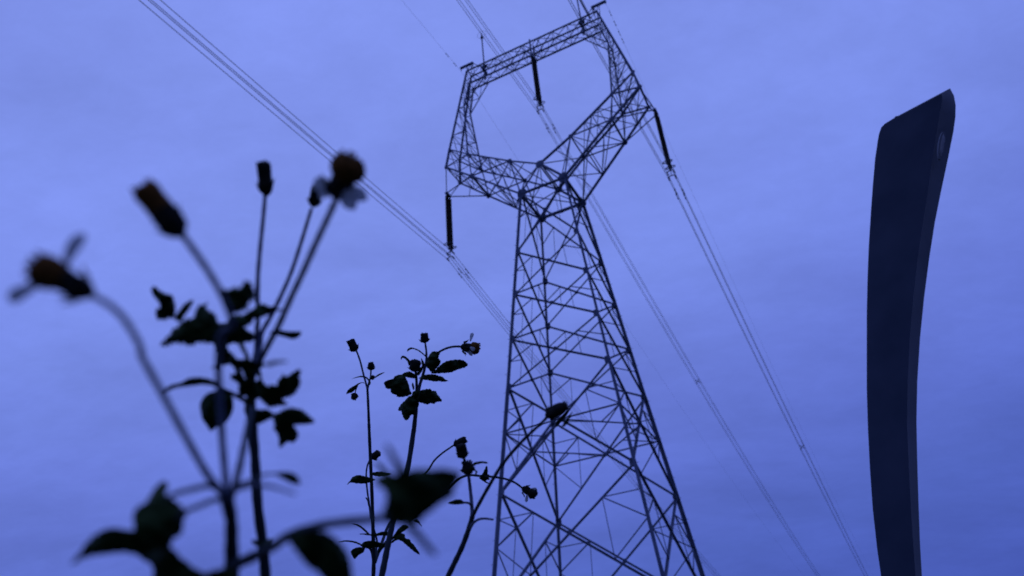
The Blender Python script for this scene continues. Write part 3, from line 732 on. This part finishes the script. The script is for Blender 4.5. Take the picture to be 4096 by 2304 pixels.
leaf(B, S2(cB, [(640, 560), (700, 480), (780, 470), (860, 520), (900, 620), (880, 720), (820, 760), (730, 720), (660, 680)]), .262, (.2, .3), 2, 4)
stem(B, S3(cB, [(790, 1100, .262), (790, 1000, .262), (785, 900, .262)]), 40, 52)
stem(B, S3(c7, [(1135, 440, .262), (1070, 405, .258), (1000, 370, .255), (950, 335, .252)]), 22, 10)
leaf(B, S2(c7, [(990, 372), (930, 350), (860, 345), (790, 355), (720, 365), (645, 398), (690, 350), (750, 335), (800, 308), (870, 302), (930, 315), (980, 345)]), .25, (.3, .2), 1.5, 1)
leaf(B, S2(c7, [(1015, 372), (960, 380), (905, 398), (868, 450), (872, 500), (880, 545), (905, 580), (928, 612), (960, 590), (1005, 570), (1040, 530), (1058, 475), (1050, 410)]), .255, (.2, .5), 2, 2)
leaf(B, S2(cB, [(850, 560), (880, 500), (940, 510), (1000, 560), (1070, 545), (1130, 560), (1140, 500), (1180, 460), (1215, 405), (1260, 440), (1310, 410), (1370, 370), (1440, 335), (1460, 370), (1435, 440), (1455, 510), (1430, 590), (1390, 650), (1350, 690), (1290, 715), (1220, 745), (1240, 780), (1290, 795), (1240, 830), (1160, 830), (1090, 850), (1010, 850), (960, 800), (900, 740), (850, 700), (890, 640)]), .255, (.4, .1), 2, 5)
stem(B, S3(c7, [(1180, 555, .265), (1230, 530, .263), (1290, 515, .26)]), 26, 12)
leaf(B, S2(cB, [(1080, 960), (1150, 930), (1230, 890), (1330, 865), (1430, 885), (1520, 930), (1590, 1000), (1655, 1055), (1590, 1090), (1500, 1095), (1400, 1105), (1360, 1120), (1400, 1170), (1425, 1230), (1400, 1310), (1350, 1345), (1280, 1335), (1220, 1380), (1175, 1415), (1160, 1340), (1140, 1230), (1080, 1160), (1100, 1100), (1080, 1030)]), .25, (.4, .3), 2, 5)
leaf(B, S2(c7, [(1235, 1290), (1180, 1270), (1165, 1240), (1230, 1250), (1280, 1230), (1270, 1265)]), .25, (.2, .2), 2, 1)

DK = 1.22
# --- slim weed left of the centre
C = weed('flowering_weed', b2(470, 1449), .56, 'slim sharp weed with a thin straight stem and small round buds on top')
stem(C, S3(b2, [(462, 1500, .56), (468, 1300, .56), (462, 1050, .56), (452, 700, .56), (432, 250, .56), (422, 0, .56)])+S3(b1, [(462, 1150, .56), (452, 900, .56), (446, 800, .56)]), 17, 9, 'stem', M_STEM, True)
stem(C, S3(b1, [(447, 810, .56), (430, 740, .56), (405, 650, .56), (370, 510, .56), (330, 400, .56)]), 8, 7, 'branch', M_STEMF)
stem(C, S3(b1, [(447, 830, .56), (462, 740, .565), (480, 680, .57), (484, 600, .57)]), 8, 6)
head(C, *b1(322, 405), .56, 115, 50, 36, .1, 'bud', 9); head(C, *b1(486, 606), .57, 90, 31, 27, .1, 'round', 9)
stem(C, S3(b1, [(478, 700, .568), (488, 690, .568), (498, 685, .567)]), 6, 5); head(C, *b1(490, 705), .566, 60, 18, 16, .1, 'round', 4)
leaf(C, S2(b1, [(470, 770), (455, 720), (425, 690), (370, 682), (320, 690), (280, 702), (330, 680), (380, 668), (430, 675), (465, 705), (482, 740)]), .56, (.3, .2), 1.5, .5)
leaf(C, S2(b1, [(425, 752), (390, 742), (350, 765), (330, 800), (290, 838), (250, 852), (224, 860), (240, 820), (275, 790), (320, 765), (360, 742), (400, 735)]), .56, (.3, .2), 1.5, .5)
stem(C, S3(b1, [(345, 765, .56), (325, 815, .56), (318, 850, .56)]), 5, 4); head(C, *b1(322, 850), .56, 250, 27, 26, .1, 'round', 10)
leaf(C, S2(b1, [(515, 690), (540, 665), (580, 642), (632, 628), (600, 648), (560, 670), (530, 690)]), .566, (.3, .2), 1.5, .3)
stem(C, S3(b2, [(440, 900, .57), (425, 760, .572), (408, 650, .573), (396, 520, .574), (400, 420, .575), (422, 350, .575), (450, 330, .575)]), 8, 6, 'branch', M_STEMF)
head(C, *b2(452, 318), .575, 40, 38, 30, .2, 'bud', 9)
leaf(C, S2(b2, [(412, 770), (405, 730), (388, 698), (400, 697), (412, 720), (425, 790)]), .57, (.2, .2), 1, 0)
leaf(C, S2(b2, [(485, 522), (430, 550), (370, 562), (300, 560), (250, 552), (212, 572), (240, 535), (265, 500), (320, 480), (370, 490), (430, 505)]), .55, (.3, .3), 1.5, 1)
leaf(C, S2(b2, [(430, 470), (460, 455), (520, 448), (580, 455), (635, 465), (600, 482), (540, 490), (480, 488)]), .55, (.3, .3), 1.5, 1)
for ol in ([(352, 1160), (300, 1138), (250, 1125), (190, 1120), (128, 1124), (180, 1108), (240, 1108), (300, 1120), (350, 1145)],
           [(420, 1055), (390, 1030), (350, 995), (300, 965), (255, 950), (310, 955), (360, 980), (400, 1015), (430, 1050)],
           [(600, 1062), (540, 1060), (480, 1065), (400, 1055), (328, 1046), (400, 1042), (470, 1050), (540, 1025), (600, 1025), (612, 1045)],
           [(385, 1175), (370, 1220), (320, 1250), (286, 1286), (262, 1255), (248, 1215), (280, 1185), (330, 1172)],
           [(340, 1160), (370, 1125), (430, 1110), (500, 1120), (580, 1150), (560, 1180), (500, 1172), (430, 1185), (380, 1178)]):
    leaf(C, S2(b2, ol), .55+random.uniform(-.01, .01), (.3, .3), 1.5, .8)
stem(C, S3(b2, [(466, 1330, .56), (455, 1240, .56), (435, 1190, .56), (400, 1168, .56), (360, 1155, .56)]), 12, 7)
stem(C, S3(b2, [(470, 1000, .57), (490, 1070, .57), (500, 1130, .57), (492, 1200, .565), (480, 1280, .56)]), 7, 9)
stem(C, S3(b2, [(478, 1320, .56), (520, 1200, .57), (560, 1090, .58), (600, 980, .59), (650, 900, .60)]), 14, 10)

# --- leafy weed in the middle
Dw = weed('flowering_weed', b2(545, 1449), .50, 'sharp leafy weed in the middle, its stem passing behind the large blurred leaf')
stem(Dw, S3(b2, [(535, 1500, .50), (575, 1300, .505), (610, 1120, .51), (660, 900, .52), (730, 650, .53), (800, 380, .54), (850, 60, .55)])+S3(b1, [(935, 1250, .55), (955, 1050, .55), (968, 850, .55)]), 26, 16, 'stem', M_STEM, True)
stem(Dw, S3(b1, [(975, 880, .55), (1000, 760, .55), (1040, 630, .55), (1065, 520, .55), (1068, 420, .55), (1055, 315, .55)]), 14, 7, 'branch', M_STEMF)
head(Dw, *b1(1050, 318), .55, 92, 38, 34, .1, 'bud', 11)
stem(Dw, S3(b1, [(1130, 520, .55), (1190, 430, .545), (1240, 395, .54), (1310, 368, .54), (1380, 358, .54), (1440, 360, .54)]), 9, 9)
h = head(Dw, *b1(1435, 362), .54, -8, 74, 48, -.2, 'open', 9, True, .12)
petal(h, *b1(1530, 305), *b1(1555, 215), .54, .545, 15); petal(h, *b1(1500, 390), *b1(1552, 455), .54, .537, 14); petal(h, *b1(1530, 365), *b1(1575, 395), .53, .53, 18)
stem(Dw, S3(b1, [(965, 830, .55), (965, 740, .55), (958, 640, .55), (945, 590, .55)]), 12, 9)
head(Dw, *b1(945, 620), .545, 85, 46, 44, .1, 'bud', 8, False, .2)
Dl = [([(915, 855), (870, 880), (800, 892), (755, 885), (755, 872), (712, 855), (690, 828), (695, 808), (650, 800), (628, 765), (625, 735), (670, 712), (720, 698), (735, 672), (790, 655), (830, 665), (860, 705), (885, 770), (900, 830)], 1.6),
      ([(930, 870), (885, 885), (840, 930), (800, 970), (772, 1015), (778, 1038), (805, 1035), (812, 1070), (830, 1115), (858, 1137), (885, 1115), (905, 1080), (942, 1068), (955, 1000), (950, 930)], 1.6),
      ([(960, 880), (1000, 825), (1050, 812), (1105, 805), (1130, 825), (1168, 830), (1185, 868), (1205, 885), (1232, 935), (1195, 940), (1165, 945), (1150, 962), (1110, 955), (1080, 968), (1030, 955), (985, 942), (965, 915)], 1.6),
      ([(985, 695), (1040, 660), (1110, 652), (1160, 655), (1200, 668), (1240, 680), (1265, 705), (1300, 720), (1240, 730), (1205, 722), (1160, 728), (1100, 715), (1040, 708)], 1.3),
      ([(1110, 640), (1160, 610), (1200, 570), (1240, 535), (1300, 508), (1370, 498), (1440, 500), (1480, 520), (1505, 552), (1470, 580), (1400, 600), (1335, 628), (1290, 635), (1200, 640), (1150, 645)], 1.6),
      ([(1090, 590), (1060, 560), (1075, 500), (1105, 440), (1140, 410), (1180, 415), (1218, 405), (1205, 440), (1195, 480), (1218, 510), (1210, 545), (1180, 580), (1140, 625), (1110, 620)], 1.6),
      ([(1060, 470), (1010, 425), (960, 395), (920, 385), (890, 395), (866, 412), (872, 385), (905, 368), (950, 378), (1000, 402), (1045, 440), (1068, 455)], .6),
      ([(880, 560), (870, 520), (845, 490), (815, 478), (805, 498), (797, 480), (815, 455), (850, 465), (890, 500), (910, 540)], .6),
      ([(820, 685), (815, 650), (850, 630), (890, 622), (930, 640), (960, 660), (955, 692), (900, 690), (860, 680)], 1.2),
      ([(990, 610), (1020, 560), (1010, 480), (1040, 520), (1050, 560), (1020, 620), (985, 665), (965, 640)], .8),
      ([(930, 820), (915, 770), (922, 738), (935, 760), (942, 800)], .3),
      ([(920, 840), (960, 820), (1000, 830), (990, 900), (985, 990), (945, 980), (920, 890)], .5)]
for i, (ol, te) in enumerate(Dl): leaf(Dw, S2(b1, ol), .545+.006*((i*7) % 5-2), (.4*(-1)**i, .3), 2, te)
# curved stalk with a nodding head at the far right, and the one above it
stem(Dw, S3(b2, [(700, 830, .525), (900, 740, .53), (1100, 690, .53), (1200, 600, .53), (1290, 515, .53), (1380, 482, .53), (1480, 488, .53), (1600, 497, .53), (1720, 515, .53), (1820, 552, .53), (1900, 610, .53)]), 11, 8)
h = head(Dw, *b2(1893, 605), .53, -25, 62, 42, .1, 'open', 10, False, .14)
petal(h, *b2(1950, 625), *b2(2030, 605), .53, .528, 12); petal(h, *b2(1940, 660), *b2(1930, 740), .528, .527, 13)
leaf(Dw, S2(b2, [(1490, 500), (1510, 470), (1535, 420), (1553, 390), (1562, 430), (1560, 470), (1578, 480), (1570, 505), (1580, 522), (1545, 530), (1560, 550), (1592, 562), (1560, 562), (1510, 535), (1480, 510)]), .53, (.3, .2), 1, 1)
stem(Dw, S3(b2, [(900, 520, .54), (990, 430, .545), (1050, 340, .545), (1120, 275, .545), (1190, 225, .545), (1250, 185, .545)]), 8, 7)
head(Dw, *b2(1240, 195), .545, 28, 54, 30, .1, 'bud', 8, False, .15)
for ol in ([(640, 1115), (680, 1075), (705, 1045), (740, 1040), (768, 1055), (770, 1085), (815, 1100), (825, 1125), (850, 1145), (870, 1175), (895, 1210), (910, 1242), (870, 1225), (820, 1185), (780, 1150), (730, 1110), (690, 1105), (640, 1135)],
           [(620, 1120), (700, 1000), (760, 960), (800, 985), (740, 1030), (680, 1080)],
           [(880, 905), (905, 925), (930, 978), (900, 945), (850, 925)],
           [(600, 1110), (560, 1180), (520, 1230), (510, 1200), (550, 1150), (580, 1110)]):
    leaf(Dw, S2(b2, ol), .515, (.3, .2), 1.5, 1)

DK = 1.15
# --- weed with the long slanting stem
E_ = weed('flowering_weed', b2(1190, 1449), .45, 'weed whose slanting stem crosses the left pylon leg')
stem(E_, S3(b2, [(1150, 1520, .45), (1240, 1330, .45), (1320, 1160, .45), (1385, 980, .45), (1418, 860, .45)]), 22, 20, 'stem', M_STEM, True)
stem(E_, S3(b2, [(1405, 900, .45), (1450, 810, .44), (1560, 610, .43), (1700, 380, .42), (1860, 190, .41), (1990, 60, .40), (2080, -20, .395)])+[(2200, 1655, .39)], 15, 12)
head(E_, 2186, 1664, .39, 30, 94, 50, .1, 'round', 4, False, .04)
for ol in ([(2222, 1690), (2240, 1672), (2262, 1650), (2278, 1635), (2262, 1668), (2240, 1690), (2226, 1706)], [(2250, 1700), (2262, 1680), (2290, 1645), (2276, 1680), (2262, 1702), (2244, 1712)]): leaf(E_, ol, .39, (.2, .2), 1, 0)
stem(E_, S3(b2, [(1412, 880, .45), (1408, 760, .455), (1392, 600, .46), (1378, 480, .46), (1372, 400, .46)]), 16, 11, 'branch', M_STEMF)
head(E_, *b2(1375, 470), .46, 97, 50, 46, .1, 'round', 8, False, .15)
stem(E_, S3(b2, [(1370, 400, .46), (1345, 350, .46), (1325, 300, .46)]), 12, 10)
head(E_, *b2(1322, 315), .46, 98, 56, 44, .1, 'bud', 7, False, .15)
leaf(E_, S2(b2, [(1410, 385), (1430, 362), (1470, 352), (1510, 348), (1560, 358), (1555, 370), (1500, 368), (1450, 382), (1430, 395)]), .455, (.3, .2), 1.5, 1)
leaf(E_, S2(b2, [(1395, 400), (1430, 400), (1445, 430), (1462, 445), (1455, 472), (1440, 470), (1445, 448), (1425, 438), (1380, 440)]), .455, (.3, .2), 1, 0)
stem(E_, S3(b2, [(1410, 790, .45), (1390, 755, .45), (1350, 745, .448), (1310, 745, .447)]), 11, 7)
leaf(E_, S2(b2, [(1335, 755), (1280, 762), (1230, 762), (1180, 750), (1220, 730), (1260, 715), (1300, 715), (1325, 730)]), .447, (.3, .2), 1.5, 1)
stem(E_, S3(b2, [(1385, 1010, .45), (1420, 945, .445), (1470, 908, .44), (1530, 898, .438), (1615, 908, .436)]), 12, 8, 'branch', M_STEMF)
